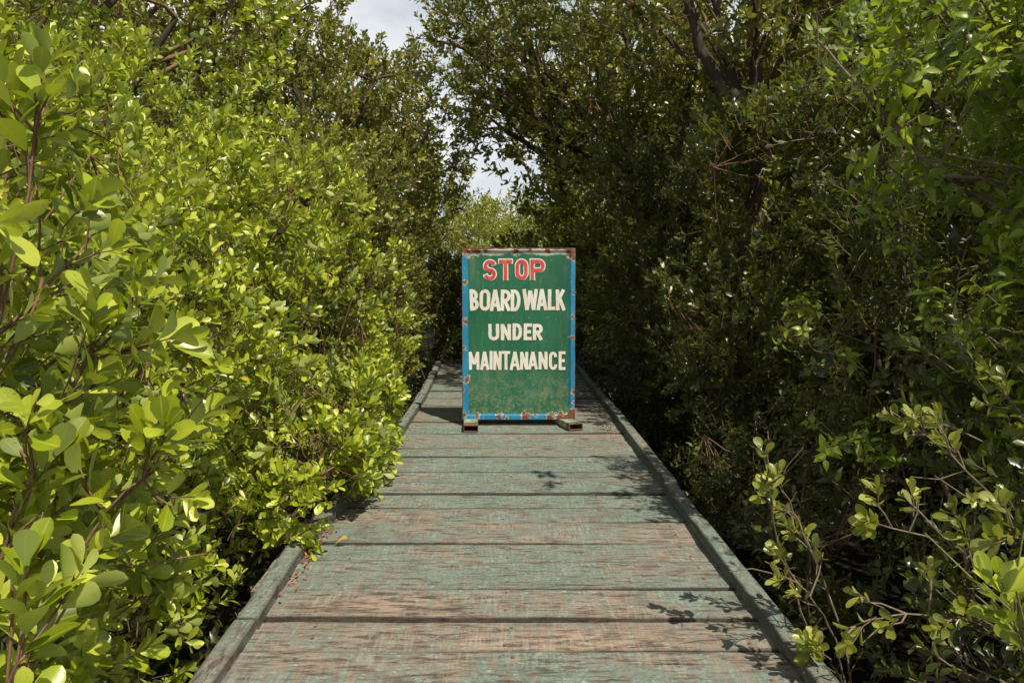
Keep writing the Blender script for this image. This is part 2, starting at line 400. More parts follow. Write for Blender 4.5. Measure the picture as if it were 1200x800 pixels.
def place(tips, dirs, tpl, scale, rs):
    """replicate branchlets at tips; returns V,F,A,MI"""
    T = TPL[tpl]; which = rs.integers(0, len(T), len(tips))
    Vs, Fs, As, Ms = [], [], [], []; off = 0
    d = dirs/ (np.linalg.norm(dirs, axis=1)[:, None]+1e-9)
    r = rs.normal(size=d.shape); u = np.cross(d, r); u /= np.linalg.norm(u, axis=1)[:, None]+1e-9
    w = np.cross(d, u)
    sc = scale*(.75+.5*rs.random(len(tips)))
    tone = np.clip(rs.normal(.5, .22, len(tips)), 0, 1)
    for k, (v, f, a, mi) in enumerate(T):
        idx = np.where(which == k)[0]
        if not len(idx): continue
        R = np.stack([u[idx], w[idx], d[idx]], axis=1)          # rows = images of x,y,z
        P = np.einsum('vk,nkj->nvj', v, R)*sc[idx][:, None, None]
        P += tips[idx][:, None, :] - d[idx][:, None, :]*(.12*sc[idx])[:, None, None]
        n, nv = len(idx), len(v)
        F = f[None] + (np.arange(n)*nv)[:, None, None] + off
        A = np.repeat(a[None], n, 0).copy(); A[:, :, 1] = tone[idx][:, None]
        A[:, :, 0] = (A[:, :, 0] + rs.random(n)[:, None]*.0)
        Vs.append(P.reshape(-1, 3)); Fs.append(F.reshape(-1, 4)); As.append(A.reshape(-1, 3)); Ms.append(np.tile(mi, n)); off += n*nv
    return np.concatenate(Vs), np.concatenate(Fs), np.concatenate(As), np.concatenate(Ms)

def clear(p):
    """walkway, sign and camera stay free of leaves"""
    x, y, z = p[:, 0], p[:, 1], p[:, 2]
    lim = np.where(y < 2.4, -.52, np.where(y < 3.55, -1.06, np.where(y < 3.75, -.88, np.where(y < 5.3, -.74, -.78))))
    bad = (x > lim) & (x < .90) & (z < 2.1) & (y < 8.6)
    bad |= (x > -.85) & (x < .95) & (z < 2.0) & (y < 10.6) & (y > 8.6)
    bad |= (np.abs(x) < 1.12) & (z < .06)
    bad |= (x*x + y*y + (z-1.35)**2) < .95**2
    bad |= (z < -.5)
    return ~bad

def sample_crown(ells, dens, rs, hole=-.18, up=.55, lump=.22, depth=.5, back=.45, hs=1.6):
    P, D = [], []
    for i, (c, r) in enumerate(ells):
        c = np.array(c, float); r = np.array(r, float)
        area = 4*PI*((r[0]*r[1])**1.6/3 + (r[0]*r[2])**1.6/3 + (r[1]*r[2])**1.6/3)**(1/1.6)
        n = int(dens*area)
        u = rs.normal(size=(n, 3)); u /= np.linalg.norm(u, axis=1)[:, None]
        lp = np.array([noise.noise(Vector(q*1.9)+Vector((i*7.3, c[1], c[0]))) + .6*noise.noise(Vector(q*4.7)+Vector((c[0]*3, i, 2))) for q in u])
        rad = (1+lump*lp)*(1-depth*rs.random(n)**2.2)
        p = c + u*r*rad[:, None]
        keep = np.ones(n, bool)
        for j, (c2, r2) in enumerate(ells):
            if j == i: continue
            q = (p-np.array(c2))/np.array(r2)
            keep &= (q*q).sum(1) > .62
        hn = np.array([noise.noise(Vector(q*hs)+Vector((3.1, 0, 9.7))) + .5*noise.noise(Vector(q*hs*2.7)) for q in p])
        keep &= hn > hole
        away = np.sign(c[0])*u[:, 0] > .35
        keep &= ~(away & (rs.random(n) > back))
        keep &= clear(p)
        nd = u/r; nd /= np.linalg.norm(nd, axis=1)[:, None]
        d = nd*.75 + np.array([0,0,up]) + rs.normal(size=(n, 3))*.38
        P.append(p[keep]); D.append(d[keep])
    return np.concatenate(P), np.concatenate(D)

def plant(name, label, cat, base, ells, tpl, mat, dens, seed, scale=1.0, tr=.03, group=None, woody='stem', leafy='foliage',
          limbs=5, twigmat='twig', barkmat='bark', fork=None, trk=None, keepfn=None, ntwig=70, **kw):
    rs = np.random.default_rng(seed)
    t = thing(name, label, cat, base, 0, group); b = np.array(base, float)
    P, D = sample_crown(ells, dens, rs, **kw)
    if keepfn is not None:
        k = keepfn(P); P, D = P[k], D[k]
    V, F, A, MI = place(P, D, tpl, scale, rs)
    mesh_from(leafy, V-b, F, [M[mat], M[twigmat]], t, MI, A)
    # woody skeleton
    ends = []; thin = []
    fk = np.array(fork, float) if fork is not None else b + (np.array(ells[0][0])-b)*.35
    if fork is not None or woody == 'trunk':
        pts = curve_pts(b, fk, 0, 8, rs, .03)
        v, f = tube(pts, np.linspace((trk or tr)*1.25, (trk or tr)*.85, 8), 10, .12, rs)
        mesh_from('trunk' if woody == 'trunk' else 'stem', v-b, f, [M[barkmat]], t)
        starts = [fk]*len(ells)
    else:
        starts = [b + np.array([rs.normal()*.06, rs.normal()*.06, 0]) for _ in ells]
    for (c, r), s in zip(ells, starts):
        c = np.array(c, float)
        pts = curve_pts(s, c, .05, 8, rs, .05)
        v, f = tube(pts, np.linspace(tr*.75, tr*.35, 8), 7, .12, rs)
        mesh_from('limb' if woody == 'trunk' else 'stem', v-b, f, [M[barkmat]], t)
        for _ in range(limbs):
            u = rs.normal(size=3); u /= np.linalg.norm(u); u[2] = abs(u[2])*.7
            e = c + u*np.array(r)*.78
            st = pts[rs.integers(3, 8)]
            if not clear(e[None])[0]: continue
            thin.append(tube(curve_pts(st, e, .04, 6, rs, .07), np.linspace(tr*.35, .004, 6), 5)); ends.append(e)
    if ends and len(P):
        E = np.array(ends)
        for i in rs.choice(len(P), min(ntwig, len(P)), replace=False):
            q = P[i] - D[i]/np.linalg.norm(D[i])*.1*scale
            dd = np.linalg.norm(E-q, axis=1); e = E[dd.argmin()]
            if dd.min() > .9: continue
            thin.append(tube(curve_pts(e, q, -.05, 5, rs, .08), [.005, .004, .0035, .003, .0025], 3))
    if thin:
        v, f = join(thin); mesh_from('twigs', v-b, f, [M[twigmat]], t)
    return t

def dup(root, loc, rotz=0, sc=1.0, label=None, group=None):
    r = root.copy(); C.objects.link(r); r.location = loc; r.rotation_euler = (0,0,rotz); r.scale = (sc,)*3
    if label: r['label'] = label
    if group: r['group'] = group
    for ch in list(root.children):
        c = ch.copy(); C.objects.link(c); c.parent = r
    return r

# ------------------------------------------------------------------ ground
n = 90
gx = np.concatenate([np.linspace(-400, -14, 12), np.linspace(-12, 12, 60), np.linspace(14, 400, 12)])
gy = np.concatenate([np.linspace(-400, -6, 10), np.linspace(-4, 20, 60), np.linspace(24, 500, 14)])
X, Y = np.meshgrid(gx, gy)
Z = np.array([-.62 + .10*noise.noise(Vector((x*.9, y*.9, 0))) + .04*noise.noise(Vector((x*3.1, y*3.1, 4))) for x, y in zip(X.ravel(), Y.ravel())])
V = np.stack([X.ravel(), Y.ravel(), Z], 1); w = len(gx)
ii, jj = np.meshgrid(np.arange(len(gy)-1), np.arange(w-1), indexing='ij'); a = (ii*w+jj).ravel()
g = mesh_from('ground', V, np.stack([a, a+1, a+w+1, a+w], 1), [M['mud']]); g['kind'] = 'structure'

# ------------------------------------------------------------------ boardwalk
bw = thing('boardwalk', 'weathered wooden boardwalk of worn teal painted cross planks running straight ahead between the bushes', 'boardwalk', (0, 0, 0))
edges = [-.62,-.36,-.09,.19,.46,.72,1.0,1.27,1.53,1.83,2.10,2.38,2.655,2.91,3.20,3.52,3.785,4.10,4.385,4.655,4.905,5.17,5.43,5.64,5.91,6.21,6.49,6.74,7.0,7.27,7.52,7.80,8.06,8.33,8.62,8.88,9.16,9.42,9.68,9.96,10.22,10.5,10.78,11.05,11.32,11.6]
def left_x(y):  return float(np.interp(y, [-1,2.2,2.8,3.65,5.0,6.4,8.1,10.6,12], [-.94,-.94,-.95,-.985,-.90,-.86,-.86,-.94,-1.0]))
def plank(y0, y1, k):
    rs = np.random.default_rng(100+k)
    x0, x1 = left_x((y0+y1)/2) - .10 - rs.random()*.03, 1.075 + rs.random()*.03
    nx, ny = 110, 9
    tilt = rs.normal()*.014; skew = rs.normal()*.017; warp = rs.normal()*.005; rise = rs.normal()*.0025
    if abs(y0-4.655) < .01: tilt, skew, rise = .0, -.004, .009
    if abs(y1-4.655) < .01: rise = -.004; tilt = 0
    gap = .003 + abs(rs.normal())*.004
    cy = (y0+y1)/2; V = []; E = []
    us = np.linspace(0, 1, nx); vs = np.array([0,.02,.07,.2,.5,.8,.93,.98,1])
    sd = k*3.7
    for u in us:
        x = x0+(x1-x0)*u
        e0 = y0+gap + skew*(u-.5) + .011*noise.noise(Vector((x*2.4, sd, 0))) + .003*noise.noise(Vector((x*19, sd, 1)))
        e1 = y1-gap + skew*(u-.5) + .008*noise.noise(Vector((x*2.4, sd+9, 0))) + .003*noise.noise(Vector((x*19, sd+9, 1)))
        if abs(y1-4.655) < .01: e1 -= .014*max(0, 1-abs(u-.42)*2.2)
        if abs(y0-4.655) < .01: e0 += .010*max(0, 1-abs(u-.42)*2.2)
        chip = noise.noise(Vector((x*6.5, sd, 5)))
        if chip > .42: e0 += (chip-.42)*.05
        for v in vs:
            y = e0+(e1-e0)*v
            c = (v-.5)*2
            z = rise + tilt*(v-.5)*(u-.3) + warp*c*c + .0022*noise.noise(Vector((x*1.3, y*4, sd))) + .0012*noise.noise(Vector((x*5, y*30, sd)))
            edge = max(0, 1-min(v, 1-v)/.05)
            z -= .0065*edge**2
            V.append((x, y-cy, z)); E.append(edge)
    V = np.array(V); E = np.array(E); m_ = len(vs)
    F = []
    for i in range(nx-1):
        for j in range(m_-1):
            a = i*m_+j; F.append((a, a+m_, a+m_+1, a+1))
    nv = len(V); B = V.copy(); B[:, 2] = -.040
    V2 = np.concatenate([V, B]); F2 = list(F) + [(q[3]+nv, q[2]+nv, q[1]+nv, q[0]+nv) for q in F]
    for i in range(nx-1):
        a, b = i*m_, (i+1)*m_; F2.append((a, a+nv, b+nv, b))
        a, b = i*m_+m_-1, (i+1)*m_+m_-1; F2.append((b, b+nv, a+nv, a))
    for j in range(m_-1):
        F2.append((j+1, j+1+nv, j+nv, j)); a = (nx-1)*m_+j; F2.append((a, a+nv, a+1+nv, a+1))
    mt = M[['plank','plank_red','plank','plank_teal','plank','plank_teal','plank_red'][(k*5+k//3) % 7]]
    o = mesh_from('plank', V2, np.array(F2), [mt], bw, attr=np.concatenate([E, np.ones(nv)]), smooth=False, attr_name='edge', loc=(0, cy, 0))
    return o
nail_me = None
def nails(o, k, y0, y1):
    global nail_me
    rs = np.random.default_rng(900+k)
    co = np.array([v.co[:] for v in o.data.vertices[:990]])
    for x in (-.735, .005, .885):
        for q in (.24, .76):
            px, py = x+rs.normal()*.012, (q-.5)*(y1-y0)+rs.normal()*.014
            z = co[((co[:, 0]-px)**2+(co[:, 1]-py)**2).argmin(), 2]
            if nail_me is None:
                v, f = tube([(0,0,-.01), (0,0,.0012), (0,0,.0026), (0,0,.0029)], [.0075,.0075,.006,.0003], 9)
                n_ = mesh_from('nail', v, f, [M['rust']]); nail_me = n_.data
            else:
                n_ = bpy.data.objects.new('nail', nail_me); C.objects.link(n_)
            n_.parent = o; n_.location = (px, py, z); n_.rotation_euler.z = rs.random()*6
for k in range(len(edges)-1):
    o = plank(edges[k], edges[k+1], k)
    if 2.3 < edges[k] < 6.3: nails(o, k, edges[k], edges[k+1])

def board(name, path, w, zb, zt, mat, seed, parent):
    """long board along a polyline (x inner, y), w sideways outward (signed)"""
    rs = np.random.default_rng(seed); n = 60
    ys = np.linspace(path[0][1], path[-1][1], n)
    xs = np.interp(ys, [p[1] for p in path], [p[0] for p in path])
    V = []; E = []; cy = ys.mean(); cx = xs.mean()
    prof = [(0, zb), (0, zt-.006), (.06, zt-.001), (.3, zt), (.7, zt), (.94, zt-.001), (1, zt-.006), (1, zb)]
    ed = [.6, .9, .7, 0, 0, .7, .9, .6]
    for x, y in zip(xs, ys):
        for (q, z), e in zip(prof, ed):
            dx = .004*noise.noise(Vector((seed, y*4, q*2))) + .0025*noise.noise(Vector((seed, y*17, q*3)))
            dz = .004*noise.noise(Vector((y*2.3, seed, 0))) + .002*noise.noise(Vector((y*14, seed, q*4)))
            V.append((x+q*w+dx-cx, y-cy, z+(dz if z > zb else 0))); E.append(e)
    m_ = len(prof); F = []
    for i in range(n-1):
        for j in range(m_):
            a, b = i*m_+j, i*m_+(j+1) % m_
            F.append((a, b, b+m_, a+m_) if w < 0 else (b, a, a+m_, b+m_))
    for i in (0, n-1):
        b = i*m_; F += [(b, b+1, b+6, b+7), (b+1, b+2, b+5, b+6), (b+2, b+3, b+4, b+5)]
    return mesh_from(name, V, np.array(F), [M[mat]], parent, attr=np.array(E), smooth=False, attr_name='edge', loc=(cx, cy, 0))
def left_path(y0, y1): return [(left_x(y), y) for y in np.linspace(y0, y1, 12)]
for i, (y0, y1, dz, dx) in enumerate([(-.6, 2.815, .050, 0), (2.83, 5.9, .056, .008), (5.92, 8.3, .060, -.006), (8.32, 11.5, .062, 0)]):
    board('edge_board', [(x+dx, y) for x, y in left_path(y0, y1)], -.082, .004, dz, 'kerb', 10+i, bw)
for i, (y0, y1, dz, dx, dx2) in enumerate([(-.6, 1.62, .066, 0, 0), (1.635, 4.69, .064, .0, -.006), (4.705, 7.15, .070, .008, .02), (7.17, 8.75, .062, .03, .0), (8.77, 11.5, .062, 0, 0)]):
    board('edge_board', [(.986+dx, y0), (.986+dx2, y1)], .078, .004, dz, 'kerb', 30+i, bw)
for i, x in enumerate((-.78, -.04, .84)):
    board('bearer', [(x, -.6), (x, 11.55)], .09, -.19, -.045, 'beam', 50+i, bw)
for y in (.2, 2.2, 4.2, 6.2, 8.2, 10.2):
    for x in (-.86, .93):
        v, f = tube([(x, y, -1.1), (x, y, -.6), (x, y, -.05)], [.055, .052, .05], 10, .06, RNG)
        mesh_from('post', v, f, [M['beam']], bw, attr=np.zeros(len(v)), attr_name='edge')

# ------------------------------------------------------------------ the sign
sign = thing('warning_sign', 'green metal STOP board with rusty blue frame standing on the boardwalk', 'sign', (0.113, 6.81, 0), 0)
LEAN = math.radians(-2.0); Z0 = .058
def sheet(x0, x1, z0, z1, y0, y1, nx=40, nz=60, dent=.004):
    xs = np.linspace(x0, x1, nx); zs = np.linspace(z0, z1, nz)
    V = [];
    for x in xs:
        for z in zs:
            V.append((x, y0 + dent*noise.noise(Vector((x*3.2, z*2.4, 2)))+dent*.4*noise.noise(Vector((x*9, z*7, 5))), z))
    F = [(i*nz+j, (i+1)*nz+j, (i+1)*nz+j+1, i*nz+j+1) for i in range(nx-1) for j in range(nz-1)]
    nv = len(V); V += [(a, y1, c) for a, b, c in V]; F += [tuple(q+nv for q in f[::-1]) for f in F]
    for i in range(nx-1):
        a, b = i*nz, (i+1)*nz; F.append((a, a+nv, b+nv, b)); a += nz-1; b += nz-1; F.append((b, b+nv, a+nv, a))
    for j in range(nz-1):
        F.append((j+1, j+1+nv, j+nv, j)); a = (nx-1)*nz+j; F.append((a, a+nv, a+1+nv, a+1))
    return np.array(V), np.array(F)
def tilt(V):
    V = np.array(V, float); y, z = V[:, 1].copy(), V[:, 2]-Z0
    V[:, 1] = y*math.cos(LEAN) - z*math.sin(LEAN); V[:, 2] = Z0 + y*math.sin(LEAN) + z*math.cos(LEAN)
    return V
def sobj(name, V, F, mat, parent, **kw):
    o = mesh_from(name, V, F, [M[mat]], parent, smooth=False, **kw)
    if parent is sign: o.rotation_euler.x = -LEAN*0
    return o
# the objects' local frames stay upright so the paint texture reads x across and z up; the lean is in the mesh
v, f = sheet(-SW/2+.035, SW/2-.035, Z0+.035, Z0+SH-.022, 0, .004)
panel = sobj('panel', tilt(v), f, 'sign_green', sign)
# frame of folded steel: flat face, sloped inner lip
def frame_mesh():
    o = [(-SW/2, Z0), (SW/2, Z0), (SW/2, Z0+SH), (-SW/2, Z0+SH)]
    wd = [(.0, .0), (.0, .0)]
    rings = [(0, .0, .030), (0, .0, -.012), (.003, .003, -.016), (.040, .036, -.016), (.056, .050, -.001), (.056, .050, .030)]
    V = []; S = 40
    for (ix, iz, y) in rings:
        x0, x1, z0, z1 = -SW/2+ix, SW/2-ix, Z0+iz, Z0+SH-iz*.62
        loop = []
        for t in range(S): loop.append((x0+(x1-x0)*t/S, y, z0))
        for t in range(S): loop.append((x1, y, z0+(z1-z0)*t/S))
        for t in range(S): loop.append((x1-(x1-x0)*t/S, y, z1))
        for t in range(S): loop.append((x0, y, z1-(z1-z0)*t/S))
        for (x, yy, z) in loop:
            if y < 0: yy += .0025*noise.noise(Vector((x*9, ix*20, z*9)))
            bx = .0022*noise.noise(Vector((x*6, 3, z*6)))
            V.append((x+bx, yy, z+bx))
    n_ = 4*S; F = []
    for r in range(len(rings)):
        for t in range(n_):
            a, b = r*n_+t, r*n_+(t+1) % n_; c, d = ((r+1) % len(rings))*n_+(t+1) % n_, ((r+1) % len(rings))*n_+t
            F.append((a, b, c, d))
    return np.array(V), np.array(F)
v, f = frame_mesh(); frame = sobj('frame', tilt(v), f, 'sign_blue', sign)

# hand-painted letters: each stroke is a ribbon; unit box x 0..1, y 0..1
def arc(cx, cy, rx, ry, a0, a1, n=14):
    return [(cx+rx*math.cos(math.radians(a0+(a1-a0)*t/n)), cy+ry*math.sin(math.radians(a0+(a1-a0)*t/n))) for t in range(n+1)]
def glyph(ch, w, hgt, sw):
    """strokes in metres inside a w x hgt box, stroke width sw"""
    s = sw/2; L, R, B, T = s, w-s, s, hgt-s; mx, my = w/2, hgt/2
    if ch == 'S':
        rx, r1 = (R-L)/2, (T-my)/2
        r2 = (my-B)/2
        return [arc(mx, T-r1, rx, r1, 20, 90, 8) + arc(mx, T-r1, rx, r1, 100, 250, 10) + arc(mx, B+r2, rx, r2, 70, -90, 10) + arc(mx, B+r2, rx, r2, -100, -165, 6)]
    if ch == 'T': return [[(0, T), (w, T)], [(mx, 0), (mx, T)]]
    if ch == 'O': 
        k = min(rx_ := (R-L)/2, (T-B)/2)
        return [arc(mx, T-k*1.2, rx_, k*1.2, 0, 180) + arc(mx, B+k*1.2, rx_, k*1.2, 180, 360) + [(R, T-k*1.2), (R, T-k*1.15)]]
    if ch == 'P':
        r = (T-my)/2*1.08
        return [[(L, 0), (L, hgt)], [(L, T), (mx*.9, T)] + arc(R-r*.95, T-r, r*.95, r, 90, -90) + [(L, T-2*r)]]
    if ch == 'B':
        r1 = (T-my)/2; r2 = (my-B)/2
        return [[(L, 0), (L, hgt)], [(L, T), (R-r1*1.2, T)] + arc(R-r1*1.15, T-r1, r1*1.0, r1, 90, -90) + [(L, my)],
                [(L, my), (R-r2, my)] + arc(R-r2, B+r2, r2, r2, 90, -90) + [(L, B)]]
    if ch == 'A': return [[(s*.9, 0), (mx, hgt-s*.2)], [(w-s*.9, 0), (mx, hgt-s*.2)], [(w*.24, hgt*.27), (w*.76, hgt*.27)]]
    if ch == 'R':
        r = (T-my)/2*1.05
        return [[(L, 0), (L, hgt)], [(L, T), (mx*.8, T)] + arc(R-r*.95, T-r, r*.95, r, 90, -90) + [(L, T-2*r)], [(mx*.85, T-2*r), (w-s*.8, 0)]]
    if ch == 'D':
        rx = (R-L)*.62
        return [[(L, 0), (L, hgt)], [(L, T), (R-rx, T)] + arc(R-rx, my, rx, T-my, 90, -90, 18) + [(L, B)]]
    if ch == 'W': return [[(s*.7, hgt), (w*.28, 0)], [(w*.28, 0), (mx, hgt*.93)], [(mx, hgt*.93), (w*.73, 0)], [(w*.73, 0), (w-s*.7, hgt)]]
    if ch == 'L': return [[(L, 0), (L, hgt)], [(L, B), (w, B)]]
    if ch == 'K': return [[(L, 0), (L, hgt)], [(L, hgt*.42), (w-s, hgt)], [(w*.40, hgt*.58), (w-s*.9, 0)]]
    if ch == 'U': return [[(L, hgt), (L, B+hgt*.2)] + arc(mx, B+hgt*.22, (R-L)/2, hgt*.22, 180, 360) + [(R, hgt)]]
    if ch == 'N': return [[(L, 0), (L, hgt)], [(R, 0), (R, hgt)], [(L*1.05, hgt-s*.4), (R*.99, s*.4)]]
    if ch == 'E': return [[(L, 0), (L, hgt)], [(L, T), (w, T)], [(L, my), (w*.9, my)], [(L, B), (w, B)]]
    if ch == 'M': return [[(L, 0), (L, hgt)], [(R, 0), (R, hgt)], [(L, hgt-s*.5), (mx, hgt*.30)], [(mx, hgt*.30), (R, hgt-s*.5)]]
    if ch == 'I': return [[(mx, 0), (mx, hgt)]]
    if ch == 'C': 
        rx = (R-L)/2
        return [arc(mx, T-hgt*.24, rx, hgt*.24, 5, 180) + arc(mx, B+hgt*.24, rx, hgt*.24, 180, 355)]
def ribbon(pts, sw, y, rs, ext=0):
    p = [np.array(q, float) for q in pts]
    # resample
    out = [p[0]]
    for a, b in zip(p[:-1], p[1:]):
        L = np.linalg.norm(b-a)
        if L < 1e-5: continue
        k = max(1, int(L/.012))
        for i in range(1, k+1): out.append(a+(b-a)*i/k)
    p = np.array(out)
    t = np.gradient(p, axis=0); t /= np.linalg.norm(t, axis=1)[:, None]+1e-9
    if ext: p[0] -= t[0]*ext; p[-1] += t[-1]*ext
    nrm = np.stack([-t[:, 1], t[:, 0]], 1)
    sd = rs.random()*50
    V = []
    for i, (q, m_) in enumerate(zip(p, nrm)):
        wl = sw/2*(1+.10*noise.noise(Vector((sd, i*.5, 0)))); wr = sw/2*(1+.10*noise.noise(Vector((sd+5, i*.5, 0))))
        a = q+m_*wl; b = q-m_*wr
        V.append((a[0], y, a[1])); V.append((b[0], y, b[1]))
    F = [(2*i, 2*i+1, 2*i+3, 2*i+2) for i in range(len(p)-1)]
    return np.array(V), np.array(F)
PXM = 6.81/900
def word(name, letters, y0, y1, sw, mat, parent, depth, extra=0, label=None, seed=0, sxy=1.0):
    """letters: (char, left, right) and y0,y1 measured on the board in units of its photo scale; converted to metres"""
    rs = np.random.default_rng(seed); parts = []; lay = 0
    for ch, a, b in letters:
        X0 = (a-593)*PXM-.113; X1 = (b-593)*PXM-.113
        zt = 1.35-(y0-322)*PXM; zb = 1.35-(y1-322)*PXM
        zt += rs.normal()*.002; zb += rs.normal()*.002
        slant = rs.normal()*.012
        for st in glyph(ch, X1-X0, zt-zb, sw):
            pts = [(X0+q[0]+slant*q[1], zb+q[1]) for q in st]
            v, f = ribbon(pts, sw+extra*2, -depth-lay*.00012, rs, extra); parts.append((v, f)); lay += 1
    v, f = join(parts)
    # follow the dents of the sheet
    for q in v: q[1] += .004*noise.noise(Vector((q[0]*3.2, q[2]*2.4, 2)))+.0016*noise.noise(Vector((q[0]*9, q[2]*7, 5)))
    o = sobj(name, tilt(v), f, mat, parent)
    if label: o['label'] = label
    return o
stop = [('S',567.2,581.2),('T',585.2,600.2),('O',604.8,618.6),('P',622.4,638.7)]
wo = word('letter_outline', stop, 304.4, 327.2, .028, 'white_outline', sign, .0030, .0095, 'white outline around the letters STOP', 5)
word('lettering', stop, 304.4, 327.2, .028, 'red_letter', sign, .0085, 0, 'red painted word STOP', 5)
word('lettering', [('B',550.8,561.3),('O',561.8,574.5),('A',573.9,586.8),('R',586.6,598.4),('D',598.6,610.1)], 339, 364.3, .031, 'white_letter', sign, .0030, 0, 'white painted word BOARD', 6)
word('lettering', [('W',612.9,630.2),('A',629.0,641.9),('L',642.2,651.2),('K',652.0,663.4)], 338.6, 363.2, .031, 'white_letter', sign, .0030, 0, 'white painted word WALK', 7)
word('lettering', [('U',572.4,585.2),('N',587.0,599.0),('D',600.6,611.9),('E',613.7,623.3),('R',624.6,636.4)], 379, 398.6, .030, 'white_letter', sign, .0030, 0, 'white painted word UNDER', 8)
word('lettering', [('M',549.4,561.7),('A',562.4,573.4),('I',573.6,577.2),('N',577.8,587.6),('T',588.0,598.0),('A',597.4,609.4),('N',609.6,619.2),('A',619.0,630.6),('N',631.6,642.2),('C',643.8,653.7),('E',655.2,663.2)],
     412, 433.6, .0265, 'white_letter', sign, .0030, 0, 'white painted word MAINTANANCE', 9)

def hollow_tube(L0, L1, w, h_, t):
    V = []; F = []
    for y in (L0, L1):
        for (a, b) in ((w/2, h_), (w/2-t, h_-t)):
            z0 = h_-b
            V += [(-a, y, z0), (a, y, z0), (a, y, b), (-a, y, b)]
    # outer 0-3, inner 4-7 (front); 8-11, 12-15 (back)
    for k in range(4):
        n1 = (k+1) % 4
        F += [(k, n1, 8+n1, 8+k), (4+n1, 4+k, 12+k, 12+n1), (n1, k, 4+k, 4+n1), (8+k, 8+n1, 12+n1, 12+k)]
    return np.array(V, float), np.array(F)
for (lx, ang, front, back) in ((-.428, .045, -.30, .40), (.425, .30, -.24, .38)):
    v, f = hollow_tube(front, back, .125, .058, .005)
    ca, sa = math.cos(ang), math.sin(ang)
    ft = sobj('foot', v, f, 'foot', sign); ft.location = (lx, 0.0, .006); ft.rotation_euler.z = ang
    # bracket tying the board to the foot and a strut behind
    v, f = tube([(lx, .035, .06), (lx, .045, 1.0)], [.02, .02], 4)
    sobj('upright', tilt(v), f, 'rust', sign)
    v, f = tube([(lx, .33, .06), (lx, .06, .72)], [.014, .014], 4)
    sobj('brace', v, f, 'rust', sign)
v = np.array([(SW/2-.14, -.019, Z0-.002), (SW/2-.002, -.019, Z0-.002), (SW/2-.002, -.019, Z0+.10), (SW/2-.02, -.019, Z0+.085)])
v = np.concatenate([v, v+np.array([0, -.004, 0])]); f = np.array([(3,2,1,0),(4,5,6,7),(0,1,5,4),(1,2,6,5),(2,3,7,6),(3,0,4,7)])
sobj('gusset', v, f, 'rust', sign)

# ------------------------------------------------------------------ fallen leaves on the planks
def leaves_on(points, mat, size, rs, name, flat=.35, loc=(0,0,0)):
    Vs, Fs, As = [], [], []; off = 0
    for (x, y, z) in points:
        L = size*(.6+.7*rs.random()); v, f, b = leaf_grid(L, L*.5, 'ovate', 1, rs, rs.normal()*.5, .3+.5*rs.random())
        a = rs.random()*6.28; e1 = rs.normal()*flat; e2 = rs.normal()*flat
        from mathutils import Euler
        R = np.array(Euler((e1, e2, a)).to_matrix()); v = v@R.T; v[:, 2] -= v[:, 2].min()
        v += np.array((x, y, z)); at = np.zeros((len(v), 3)); at[:, 0] = rs.random()
        Vs.append(v); Fs.append(f+off); As.append(at); off += len(v)
    return mesh_from(name, np.concatenate(Vs), np.concatenate(Fs), [M[mat]], attr=np.concatenate(As), loc=loc)
rs = np.random.default_rng(5)
pts = []
for i in range(95):
    y = 3.05+rs.random()**.8*.95; pts.append((left_x(y)+.012+abs(rs.normal())*.028, y, .001+rs.random()*.006))
for i in range(45):
    y = 6.0+rs.random()*1.2; pts.append((.955-abs(rs.normal())*.06, y, .001))
for i in range(40):
    y = 5.5+rs.random()*2.5; pts.append((left_x(y)+.02+abs(rs.normal())*.03, y, .001))
o = leaves_on(pts, 'dry', .022, rs, 'leaf_litter'); o['kind'] = 'stuff'; o['label'] = 'brown dry leaf crumbs gathered against the boardwalk edge boards'; o['category'] = 'leaf litter'
for (x, y, s, mt, lab) in ((.028, 5.06, .05, 'yellow_leaf', 'single dry tan leaf lying mid walkway in front of the sign'),
                           (-.79, 3.74, .06, 'yellow_leaf', 'yellow leaf fallen beside the left edge board under the overhanging shrub'),
                           (-.15, 9.3, .05, 'dry', 'brown leaf lying on the shaded planks behind the sign'),
                           (.68, 7.6, .045, 'yellow_leaf', 'small tan leaf on the shaded planks right of the sign')):
    o = leaves_on([(0, 0, 0)], mt, s, rs, 'fallen_leaf', .15, (x, y, .004)); o['label'] = lab; o['category'] = 'leaf'

# ------------------------------------------------------------------ plants, left side
H = 'bright green shrubs along the left edge'
plant('mangrove_shrub', 'nearest bright green shrub at far left with large round glossy leaves', 'shrub', (-1.7, 1.5, -.6),
      [((-1.42, 1.55, 1.28), (.62, .66, .60)), ((-1.32, 1.65, .72), (.58, .52, .50)), ((-1.9, 2.0, 1.5), (.6, .7, .55))],
      'near', 'leaf_bright', 105, 1, .88, .014, H, hole=-.14, depth=.75)
plant('mangrove_shrub', 'low shrub in the lower left corner with big shiny leaves beside the near edge board', 'shrub', (-1.5, 2.3, -.6),
      [((-1.55, 2.55, .22), (.46, .75, .5)), ((-1.75, 3.4, .1), (.5, .7, .5)), ((-1.25, 1.5, .32), (.42, .40, .50))], 'near', 'leaf_bright', 95, 2, .78, .018, H, hole=-.1)
plant('mangrove_shrub', 'bushy bright green shrub just behind the nearest big-leaved shrub at left', 'shrub', (-1.9, 2.9, -.6),
      [((-1.62, 2.75, 1.15), (.55, .55, .72)), ((-1.95, 2.8, 1.75), (.6, .6, .5))], 'near', 'leaf_bright', 105, 12, .72, .014, H, hole=-.14)
